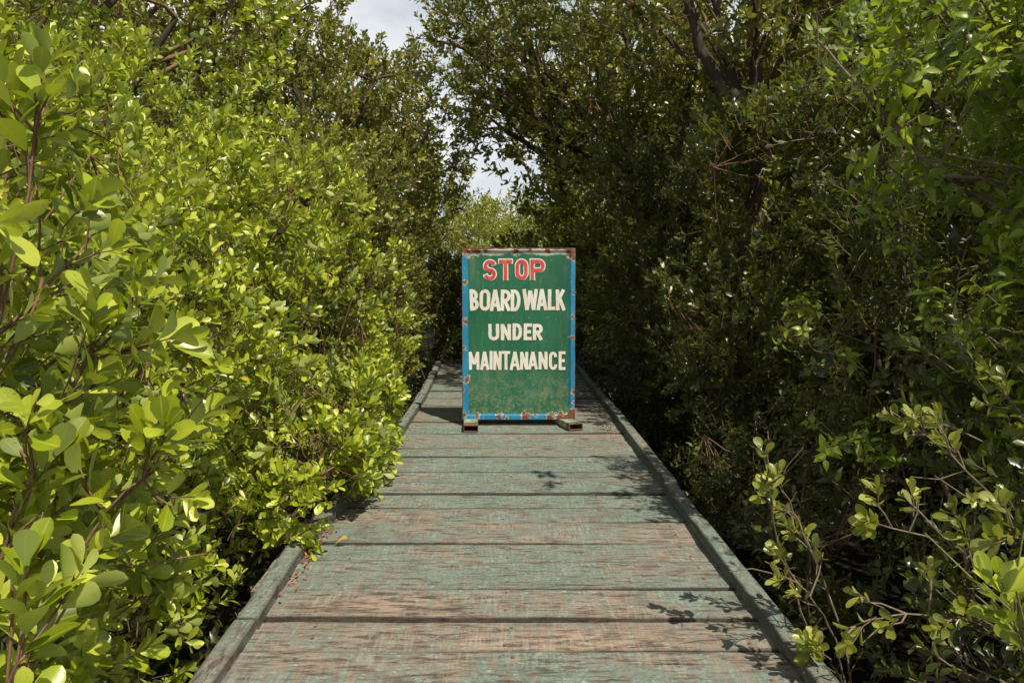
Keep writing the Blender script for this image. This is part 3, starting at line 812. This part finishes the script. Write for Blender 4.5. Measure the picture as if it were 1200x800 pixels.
plant('mangrove_shrub', 'bright green shrub hanging over the left edge board nearest the camera', 'shrub', (-1.6, 3.9, -.6),
      [((-1.62, 3.5, 1.05), (.68, .75, .72)), ((-1.28, 4.25, .50), (.62, .62, .46)), ((-1.08, 4.25, .27), (.42, .75, .34)), ((-1.05, 3.85, .25), (.28, .35, .28)), ((-2.1, 3.6, 1.55), (.7, .8, .6))],
      'mid', 'leaf_bright', 100, 3, 1.0, .016, H, hole=-.12, lump=.32)
plant('mangrove_shrub', 'low leafy shrub drooping across the left edge board onto the planks', 'shrub', (-1.35, 4.5, -.6),
      [((-1.08, 4.15, .30), (.44, .62, .34)), ((-1.02, 4.85, .34), (.42, .6, .34)), ((-1.0, 5.6, .38), (.32, .6, .32))], 'near', 'leaf_bright', 110, 13, .88, .012, H, hole=-.25)
plant('mangrove_shrub', 'sunlit shrub leaning over the boardwalk edge left of the open planks before the sign', 'shrub', (-1.6, 5.2, -.6),
      [((-1.45, 5.2, .9), (.72, .75, .78)), ((-1.9, 5.0, 1.75), (.75, .85, .65)), ((-1.10, 5.35, .35), (.42, .8, .36))],
      'mid', 'leaf_bright', 100, 4, 1.0, .016, H, hole=-.12, lump=.32)
plant('mangrove_shrub', 'sunlit rounded shrub at the left edge level with the sign', 'shrub', (-1.7, 6.7, -.6),
      [((-1.5, 6.6, .95), (.72, .8, .85)), ((-1.95, 6.6, 2.0), (.8, .95, .68))], 'mid', 'leaf_bright', 100, 5, 1.0, .016, H, hole=-.12, lump=.32)
plant('mangrove_shrub', 'tall yellow-green shrub behind the hedge at far left', 'shrub', (-2.9, 4.6, -.6),
      [((-2.9, 4.2, 2.0), (.95, 1.1, .75)), ((-2.7, 5.6, 2.35), (.9, 1.0, .68)), ((-3.6, 5.2, 2.0), (1.0, 1.2, 1.0))], 'mid', 'leaf_bright', 80, 6, 1.1, .02, H, hole=-.10, lump=.32)
plant('mangrove_shrub', 'darker green shrub low at the left end of the hedge before the walkway bends away', 'shrub', (-1.7, 8.2, -.6),
      [((-1.5, 8.1, 1.0), (.66, .8, 1.0)), ((-1.8, 8.0, 2.2), (.8, .8, .7))], 'small', 'leaf_olive', 75, 7, 1.25, .022, H, hole=-.2)
TL = 'trees standing behind the left hedge'
plant('mangrove_tree', 'bright small-leaved tree at top left with slits of sky through its crown', 'tree', (-4.0, 6.6, -.6),
      [((-4.0, 6.4, 3.9), (1.3, 1.3, .95)), ((-2.9, 7.0, 3.6), (.95, 1.1, .95)), ((-5.4, 7.2, 3.9), (1.3, 1.4, 1.2)), ((-3.3, 7.2, 4.8), (1.1, 1.1, .8))],
      'mid', 'leaf_bright', 46, 8, 1.25, .07, TL, woody='trunk', leafy='crown', fork=(-3.8, 6.8, 2.2), hole=-.05)
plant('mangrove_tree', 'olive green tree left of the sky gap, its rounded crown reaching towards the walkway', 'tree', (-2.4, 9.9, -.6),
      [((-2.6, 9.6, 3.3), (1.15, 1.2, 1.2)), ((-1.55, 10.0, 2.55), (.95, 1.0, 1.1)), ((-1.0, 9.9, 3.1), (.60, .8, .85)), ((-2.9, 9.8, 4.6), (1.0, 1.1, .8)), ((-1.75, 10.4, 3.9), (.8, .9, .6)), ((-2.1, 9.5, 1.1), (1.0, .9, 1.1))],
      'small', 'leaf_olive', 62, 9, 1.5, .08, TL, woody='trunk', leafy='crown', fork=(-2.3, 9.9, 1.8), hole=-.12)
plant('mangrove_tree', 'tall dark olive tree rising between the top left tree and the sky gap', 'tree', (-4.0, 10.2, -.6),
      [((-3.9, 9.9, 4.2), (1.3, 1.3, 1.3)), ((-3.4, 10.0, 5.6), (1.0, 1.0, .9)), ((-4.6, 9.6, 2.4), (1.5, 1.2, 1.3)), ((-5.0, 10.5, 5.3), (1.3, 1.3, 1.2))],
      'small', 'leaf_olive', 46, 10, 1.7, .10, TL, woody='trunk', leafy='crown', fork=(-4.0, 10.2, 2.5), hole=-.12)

# ------------------------------------------------------------------ plants, right side
RH = 'dark shrubs along the right edge'
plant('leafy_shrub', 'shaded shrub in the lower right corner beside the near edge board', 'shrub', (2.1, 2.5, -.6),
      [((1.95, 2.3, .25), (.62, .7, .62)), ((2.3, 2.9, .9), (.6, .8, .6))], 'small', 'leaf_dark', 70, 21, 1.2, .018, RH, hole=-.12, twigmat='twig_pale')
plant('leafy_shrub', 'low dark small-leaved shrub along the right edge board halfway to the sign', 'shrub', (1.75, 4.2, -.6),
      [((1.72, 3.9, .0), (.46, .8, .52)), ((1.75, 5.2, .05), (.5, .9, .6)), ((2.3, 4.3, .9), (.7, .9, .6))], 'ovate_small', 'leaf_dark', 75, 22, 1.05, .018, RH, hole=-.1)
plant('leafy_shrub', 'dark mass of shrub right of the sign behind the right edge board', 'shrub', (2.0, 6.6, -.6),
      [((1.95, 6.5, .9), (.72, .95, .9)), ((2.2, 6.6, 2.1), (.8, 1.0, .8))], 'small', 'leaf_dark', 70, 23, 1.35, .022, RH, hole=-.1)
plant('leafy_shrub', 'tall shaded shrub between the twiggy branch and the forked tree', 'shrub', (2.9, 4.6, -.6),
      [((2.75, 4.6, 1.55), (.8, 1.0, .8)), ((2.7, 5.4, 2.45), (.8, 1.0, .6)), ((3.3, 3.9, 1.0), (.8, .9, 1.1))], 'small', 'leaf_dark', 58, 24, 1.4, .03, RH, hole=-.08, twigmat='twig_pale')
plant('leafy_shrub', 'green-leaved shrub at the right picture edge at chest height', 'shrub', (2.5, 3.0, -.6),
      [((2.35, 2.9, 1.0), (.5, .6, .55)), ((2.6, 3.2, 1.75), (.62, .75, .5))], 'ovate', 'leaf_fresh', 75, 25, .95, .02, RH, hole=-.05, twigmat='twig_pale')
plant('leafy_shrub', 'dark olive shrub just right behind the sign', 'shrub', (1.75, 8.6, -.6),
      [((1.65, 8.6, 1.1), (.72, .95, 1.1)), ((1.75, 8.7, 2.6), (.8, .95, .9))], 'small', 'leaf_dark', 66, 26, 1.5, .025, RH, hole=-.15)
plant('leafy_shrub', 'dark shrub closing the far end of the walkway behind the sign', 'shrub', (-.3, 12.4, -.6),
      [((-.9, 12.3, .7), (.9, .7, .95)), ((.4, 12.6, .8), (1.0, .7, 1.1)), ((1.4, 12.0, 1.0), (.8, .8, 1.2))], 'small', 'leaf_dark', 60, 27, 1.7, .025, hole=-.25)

TR = 'trees standing behind the right hedge'
# forked tree
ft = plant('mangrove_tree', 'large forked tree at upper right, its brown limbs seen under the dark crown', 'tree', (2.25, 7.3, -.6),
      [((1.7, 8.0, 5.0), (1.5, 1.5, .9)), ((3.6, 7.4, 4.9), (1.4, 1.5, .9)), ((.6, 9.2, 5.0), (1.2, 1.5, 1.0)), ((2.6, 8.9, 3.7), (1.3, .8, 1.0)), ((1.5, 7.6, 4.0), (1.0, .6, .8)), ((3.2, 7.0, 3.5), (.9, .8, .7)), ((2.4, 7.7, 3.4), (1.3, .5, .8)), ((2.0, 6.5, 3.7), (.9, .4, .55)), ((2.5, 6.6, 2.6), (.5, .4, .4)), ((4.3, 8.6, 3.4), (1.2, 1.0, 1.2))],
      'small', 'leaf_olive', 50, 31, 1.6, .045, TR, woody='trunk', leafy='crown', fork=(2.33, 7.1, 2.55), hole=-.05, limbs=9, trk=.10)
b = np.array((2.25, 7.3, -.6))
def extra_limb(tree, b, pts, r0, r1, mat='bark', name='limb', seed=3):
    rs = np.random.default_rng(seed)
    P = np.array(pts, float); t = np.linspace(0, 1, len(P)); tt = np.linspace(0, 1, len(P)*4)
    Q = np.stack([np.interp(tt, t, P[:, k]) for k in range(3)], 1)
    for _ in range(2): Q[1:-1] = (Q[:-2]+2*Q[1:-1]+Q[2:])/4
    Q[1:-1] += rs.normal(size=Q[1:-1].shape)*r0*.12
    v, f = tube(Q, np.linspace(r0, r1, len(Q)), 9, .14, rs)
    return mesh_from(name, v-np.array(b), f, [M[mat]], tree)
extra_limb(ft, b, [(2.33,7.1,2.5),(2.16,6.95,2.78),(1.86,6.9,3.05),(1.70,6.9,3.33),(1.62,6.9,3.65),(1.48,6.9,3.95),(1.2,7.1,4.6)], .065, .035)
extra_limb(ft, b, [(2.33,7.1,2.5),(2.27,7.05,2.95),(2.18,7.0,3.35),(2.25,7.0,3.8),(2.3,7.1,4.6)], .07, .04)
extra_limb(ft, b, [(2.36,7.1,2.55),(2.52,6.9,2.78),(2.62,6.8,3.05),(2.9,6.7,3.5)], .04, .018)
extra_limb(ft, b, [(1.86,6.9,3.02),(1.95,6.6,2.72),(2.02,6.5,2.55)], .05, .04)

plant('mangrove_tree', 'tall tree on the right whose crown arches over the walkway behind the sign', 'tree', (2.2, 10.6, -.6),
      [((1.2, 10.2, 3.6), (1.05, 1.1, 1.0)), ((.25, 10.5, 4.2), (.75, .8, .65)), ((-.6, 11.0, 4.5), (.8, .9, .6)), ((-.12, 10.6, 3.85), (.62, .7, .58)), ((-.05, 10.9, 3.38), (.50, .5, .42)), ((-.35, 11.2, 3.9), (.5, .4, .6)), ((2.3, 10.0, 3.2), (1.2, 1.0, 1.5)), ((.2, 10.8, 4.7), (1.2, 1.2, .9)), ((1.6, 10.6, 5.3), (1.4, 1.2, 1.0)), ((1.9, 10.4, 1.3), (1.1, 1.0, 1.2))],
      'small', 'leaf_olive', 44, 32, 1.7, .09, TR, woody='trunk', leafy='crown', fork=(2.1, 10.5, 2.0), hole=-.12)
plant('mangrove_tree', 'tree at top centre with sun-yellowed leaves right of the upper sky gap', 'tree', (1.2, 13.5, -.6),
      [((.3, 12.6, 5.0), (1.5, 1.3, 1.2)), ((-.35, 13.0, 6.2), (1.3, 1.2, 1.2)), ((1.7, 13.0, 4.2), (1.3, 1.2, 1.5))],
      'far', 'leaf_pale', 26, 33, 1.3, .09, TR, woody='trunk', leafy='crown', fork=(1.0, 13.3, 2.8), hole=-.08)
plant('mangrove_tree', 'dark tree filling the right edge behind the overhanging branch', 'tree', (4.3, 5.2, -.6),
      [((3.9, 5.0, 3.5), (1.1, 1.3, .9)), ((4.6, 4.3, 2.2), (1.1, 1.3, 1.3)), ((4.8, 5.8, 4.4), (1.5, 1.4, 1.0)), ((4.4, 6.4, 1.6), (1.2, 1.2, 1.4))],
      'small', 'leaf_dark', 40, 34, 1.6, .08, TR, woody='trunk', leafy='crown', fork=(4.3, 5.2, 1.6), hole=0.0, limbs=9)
# overhanging branch tree, drooping pointed leaves
ob = plant('broadleaf_tree', 'small tree at upper right with drooping pointed leaves on a pale leaning branch', 'tree', (3.3, 3.3, -.6),
      [((2.15, 3.3, 2.12), (.62, .6, .36)), ((1.75, 3.6, 2.65), (.60, .6, .38)), ((2.6, 3.2, 2.75), (.7, .7, .45)), ((1.9, 3.4, 1.78), (.42, .4, .22))],
      'ovate', 'leaf_fresh', 55, 35, .92, .018, woody='trunk', leafy='crown', fork=(3.0, 3.3, 1.35), hole=-.05, twigmat='twig_pale', barkmat='twig_pale', limbs=7, ntwig=90, up=.25, depth=.8, back=.8)
extra_limb(ob, (3.3, 3.3, -.6), [(3.0,3.3,1.35),(2.45,3.35,1.50),(2.05,3.45,1.72),(1.85,3.5,1.9),(1.65,3.55,2.15),(1.42,3.6,2.42)], .016, .005, 'twig_pale')
plant('broadleaf_tree', 'light yellow-green leafy tree at the top right corner', 'tree', (3.0, 2.3, -.6),
      [((2.15, 2.5, 1.95), (.42, .55, .38)), ((2.4, 2.8, 2.5), (.5, .6, .45))],
      'ovate_small', 'leaf_bright', 90, 36, 1.0, .02, woody='trunk', leafy='crown', fork=(2.7, 2.5, 1.2), hole=-.05, back=.9)

# sprawling twiggy shrubs with explicit pale twigs
def sprawl(label, base, stems, tpl, mat, seed, scale=1.0, twigmat='twig_pale', nper=5):
    rs = np.random.default_rng(seed); t = thing('sprawling_shrub', label, 'shrub', base); b = np.array(base, float)
    tubes = []; P = []; D = []
    for st in stems:
        S = np.array(st, float); k = len(S)*4
        tt = np.linspace(0, 1, len(S)); ts = np.linspace(0, 1, k)
        Q = np.stack([np.interp(ts, tt, S[:, j]) for j in range(3)], 1)
        for _ in range(3): Q[1:-1] = (Q[:-2]+2*Q[1:-1]+Q[2:])/4
        Q[1:-1] += rs.normal(size=Q[1:-1].shape)*.004
        tubes.append(tube(Q, np.linspace(.0052, .0022, k), 6))
        dirE = Q[-1]-Q[-3]; P.append(Q[-1]); D.append(dirE)
        for _ in range(nper):
            i = rs.integers(int(k*.45), k-1); dv = Q[i+1]-Q[i]; dv /= np.linalg.norm(dv)
            dd = dv*.8 + rs.normal(size=3)*.55 + np.array([0,0,.4]); dd /= np.linalg.norm(dd)
            L = .06+rs.random()*.14; e = Q[i]+dd*L
            tubes.append(tube([Q[i], Q[i]+dd*L*.5+rs.normal(size=3)*.008, e], [.0035,.003,.0024], 4))
            P.append(e); D.append(dd)
        for _ in range(3):      # bare side twigs
            i = rs.integers(int(k*.1), k-1); dv = Q[i+1]-Q[i]; dv /= np.linalg.norm(dv)
            dd = dv + rs.normal(size=3)*.6; dd /= np.linalg.norm(dd); L = .1+rs.random()*.2
            tubes.append(tube([Q[i], Q[i]+dd*L*.5+rs.normal(size=3)*.012, Q[i]+dd*L], [.003,.0024,.0016], 4))
    V, F, A, MI = place(np.array(P), np.array(D), tpl, scale, rs)
    mesh_from('foliage', V-b, F, [M[mat], M[twigmat]], t, MI, A)
    v, f = join(tubes); mesh_from('stem', v-b, f, [M[twigmat]], t)
    return t
sprawl('twiggy sprig with pale leaves reaching over the right edge board', (1.35, 2.75, -.55),
       [[(1.35,2.75,-.5),(1.12,2.72,0),(1.02,2.68,.28),(.94,2.62,.48),(.90,2.6,.66)],
        [(1.35,2.75,-.5),(1.2,2.7,.05),(1.06,2.62,.25),(.93,2.55,.33)],
        [(1.35,2.75,-.5),(1.25,2.8,.1),(1.08,2.8,.45),(1.0,2.78,.62)],
        [(1.35,2.75,-.5),(1.2,2.6,-.1),(1.08,2.5,.08),(1.0,2.45,.12)]], 'near', 'leaf_pale', 41, .68, nper=3)
sprawl('bare pale twigs with sparse leaf tufts fanning out at lower right', (2.1, 2.5, -.5),
       [[(2.1,2.5,-.45),(1.95,2.45,.3),(1.65,2.4,.55),(1.40,2.4,.80),(1.22,2.4,.92)],
        [(2.1,2.5,-.45),(1.9,2.4,.2),(1.6,2.35,.42),(1.35,2.35,.52),(1.1,2.3,.60)],
        [(2.1,2.5,-.45),(1.9,2.3,.1),(1.5,2.25,.28),(1.2,2.25,.33),(1.02,2.2,.30)],
        [(2.1,2.5,-.45),(2.0,2.3,.3),(1.7,2.2,.45),(1.45,2.15,.62)],
        [(2.1,2.5,-.45),(1.9,2.35,.0),(1.6,2.2,.15),(1.3,2.1,.14)],
        [(2.1,2.5,-.45),(2.0,2.5,.5),(1.8,2.5,.8),(1.62,2.5,.98)]], 'near', 'leaf_pale', 42, .70, nper=6)
sprawl('single bright yellow-green leafy shoot at the lower right picture edge', (1.15, 1.35, -.55),
       [[(1.15,1.35,-.5),(1.08,1.35,.2),(.98,1.36,.6),(.93,1.37,.79)]], 'near', 'leaf_bright', 43, 1.0, 'twig_green', nper=2)
sprawl('long arching shoots of the shaded bush right of the walkway', (2.2, 3.9, -.5),
       [[(2.2,3.9,-.4),(2.0,3.8,.5),(1.7,3.7,.95),(1.45,3.65,.98),(1.34,3.6,1.2)],
        [(2.2,3.9,-.4),(2.1,3.8,.8),(1.95,3.6,1.3),(1.75,3.5,1.5)],
        [(2.2,3.9,-.4),(2.0,3.7,.3),(1.7,3.5,.55),(1.45,3.4,.6)],
        [(2.2,3.9,-.4),(2.2,3.7,.6),(2.0,3.4,1.0),(1.8,3.3,1.25)]], 'ovate', 'leaf_fresh', 44, .72, nper=11)
sprawl('tall upright shoots with big round leaves at the far left picture edge', (-1.2, 1.35, -.5),
       [[(-1.2,1.35,-.5),(-1.05,1.35,.5),(-.92,1.38,.85),(-.86,1.4,1.02)],
        [(-1.2,1.35,-.5),(-1.1,1.4,.8),(-.90,1.45,1.4),(-.86,1.45,1.66)],
        [(-1.2,1.35,-.5),(-1.1,1.5,.8),(-.85,1.6,1.2),(-.72,1.65,1.33)],
        [(-1.2,1.35,-.5),(-1.0,1.4,.5),(-.78,1.5,.9),(-.66,1.55,1.0)],
        [(-1.2,1.35,-.5),(-1.0,1.2,.3),(-.82,1.18,.6),(-.76,1.18,.82)]], 'near', 'leaf_bright', 45, 1.0, 'twig', nper=9)

rs = np.random.default_rng(77)
P = np.stack([rs.uniform(-9, 9, 5200), rs.uniform(.8, 14, 5200), np.zeros(5200)], 1)
P = P[(np.abs(P[:, 0]) > 1.2) & (np.abs(P[:, 0]) < 2+P[:, 1]*.6)]
P[:, 2] = -.50 + rs.random(len(P))**1.5*.42
D = rs.normal(size=P.shape)*.6; D[:, 2] = 1
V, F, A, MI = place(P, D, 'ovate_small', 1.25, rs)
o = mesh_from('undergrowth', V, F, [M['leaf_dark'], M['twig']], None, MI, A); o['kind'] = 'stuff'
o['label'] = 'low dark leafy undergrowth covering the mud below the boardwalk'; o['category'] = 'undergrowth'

# ------------------------------------------------------------------ background trees beyond the walkway (copies of two kinds)
def bgtree(label, base, kind, seed, group):
    x, y = base
    return plant('mangrove_tree', label, 'tree', (x, y, -.6),
      [((x, y, .9), (1.8, 1.5, 1.3)), ((x+.8, y+.2, 1.9), (1.2, 1.1, 1.0)), ((x-.9, y+.1, 1.8), (1.2, 1.2, .95)), ((x-.1, y, 2.4), (.9, .9, .7))],
      'far', kind, 26, seed, 1.25, .08, group, woody='trunk', leafy='crown', fork=(x, y, .4), hole=-.2, back=1.0, ntwig=20, limbs=3)
G1 = 'sunlit trees in the gap beyond the walkway'
pa = bgtree('pale sunlit tree in the gap beyond the walkway, left of the sign top', (-1.5, 17.0), 'leaf_pale', 51, G1)
dup(pa, (1.6, 18.5, -.6), 2.1, 1.05, 'pale sunlit tree in the gap beyond the walkway, directly over the sign', G1)
dup(pa, (.2, 22.5, -.6), 4.0, 1.15, 'farthest pale tree seen under the small sky gap', G1)
G2 = 'dense trees closing the view behind both hedges'
pb = bgtree('dense dark tree in the thicket behind the hedges', (4.6, 13.5), 'leaf_olive', 52, G2)
rs = np.random.default_rng(8)
for i, (x, y, s) in enumerate([(-2.9,13.2,1.0),(-5.0,13.6,1.7),(-7.4,12.0,1.8),(-6.8,8.8,1.6),(-5.3,6.2,1.15),(-5.2,3.4,1.0),(-7.8,5.0,1.5),(-4.4,17.5,1.7),(-9.5,15,2.2),
                               (3.2,12.9,1.6),(5.2,10.4,1.7),(6.6,8.0,1.9),(6.0,5.2,1.4),(5.3,2.6,1.2),(7.5,12.5,2.2),(4.6,17.5,1.8),(8.6,4.5,2.0),(3.6,21,1.6),(-3.4,22,1.5),(-1.0,27,1.1),(2.0,28,1.1),(4.1,8.8,1.1),(3.4,6.6,.85),(-3.4,8.2,.9)]):
    dup(pb, (x, y, -.6), rs.random()*6.28, s)

# ------------------------------------------------------------------ light, sky, camera
to_sun = Vector((.48, -.74, 1.36)).normalized()
sl = bpy.data.lights.new('sun', 'SUN'); sl.energy = 5.0; sl.angle = math.radians(.53); sl.color = (1, .925, .78)
so = bpy.data.objects.new('sun', sl); C.objects.link(so); so.rotation_euler = (-to_sun).to_track_quat('-Z', 'Y').to_euler(); so.location = (6, -8, 20)
wd = bpy.data.worlds.new('World'); bpy.context.scene.world = wd; wd.use_nodes = True
nt = wd.node_tree; nt.nodes.clear(); h = N(nt)
sky = h.n('ShaderNodeTexSky', _sky_type='NISHITA', _sun_disc=False)
sky.sun_elevation = math.asin(to_sun.z); sky.sun_rotation = math.atan2(to_sun.x, to_sun.y); sky.dust_density = 1.5; sky.air_density = 1.0
tc = h.n('ShaderNodeTexCoord')
cl = h.noise(h.mapping(tc.outputs['Generated'], (2.2, 2.2, 4.5), (.35, 0, .2)), 1.6, 7, .55)
cm = h.ramp(cl, .42, .62)
base = h.mix(.75, sky.outputs[0], (13.5, 14.8, 16.6, 1))
col = h.mix(h.math('MULTIPLY', cm, .9), base, (19, 18.8, 18.4, 1))
sz = h.n('ShaderNodeSeparateXYZ', Vector=tc.outputs['Generated'])
hz_ = h.ramp(sz.outputs[2], .80, .30)          # haze and cloud thin out towards the zenith
col = h.mix(h.math('ADD', h.math('MULTIPLY', hz_, .88), .12), sky.outputs[0], col)
bg = h.n('ShaderNodeBackground', Color=col, Strength=.055)
h.n('ShaderNodeOutputWorld', Surface=bg.outputs[0])

cam = bpy.data.cameras.new('camera'); cam.lens = 27; cam.sensor_width = 36; cam.clip_end = 2000; cam.clip_start = .05
co = bpy.data.objects.new('camera', cam); C.objects.link(co); co.location = (0, 0, 1.35)
co.rotation_euler = (math.radians(90-4.95), 0, math.radians(-.45))
sc = bpy.context.scene; sc.camera = co
sc.view_settings.view_transform = 'Standard'; sc.view_settings.look = 'None'; sc.view_settings.exposure = 0
sc.render.engine = 'CYCLES'; sc.cycles.max_bounces = 8; sc.cycles.transmission_bounces = 4; sc.cycles.diffuse_bounces = 4
print('FACES', sum(len(m.polygons) for m in bpy.data.meshes))
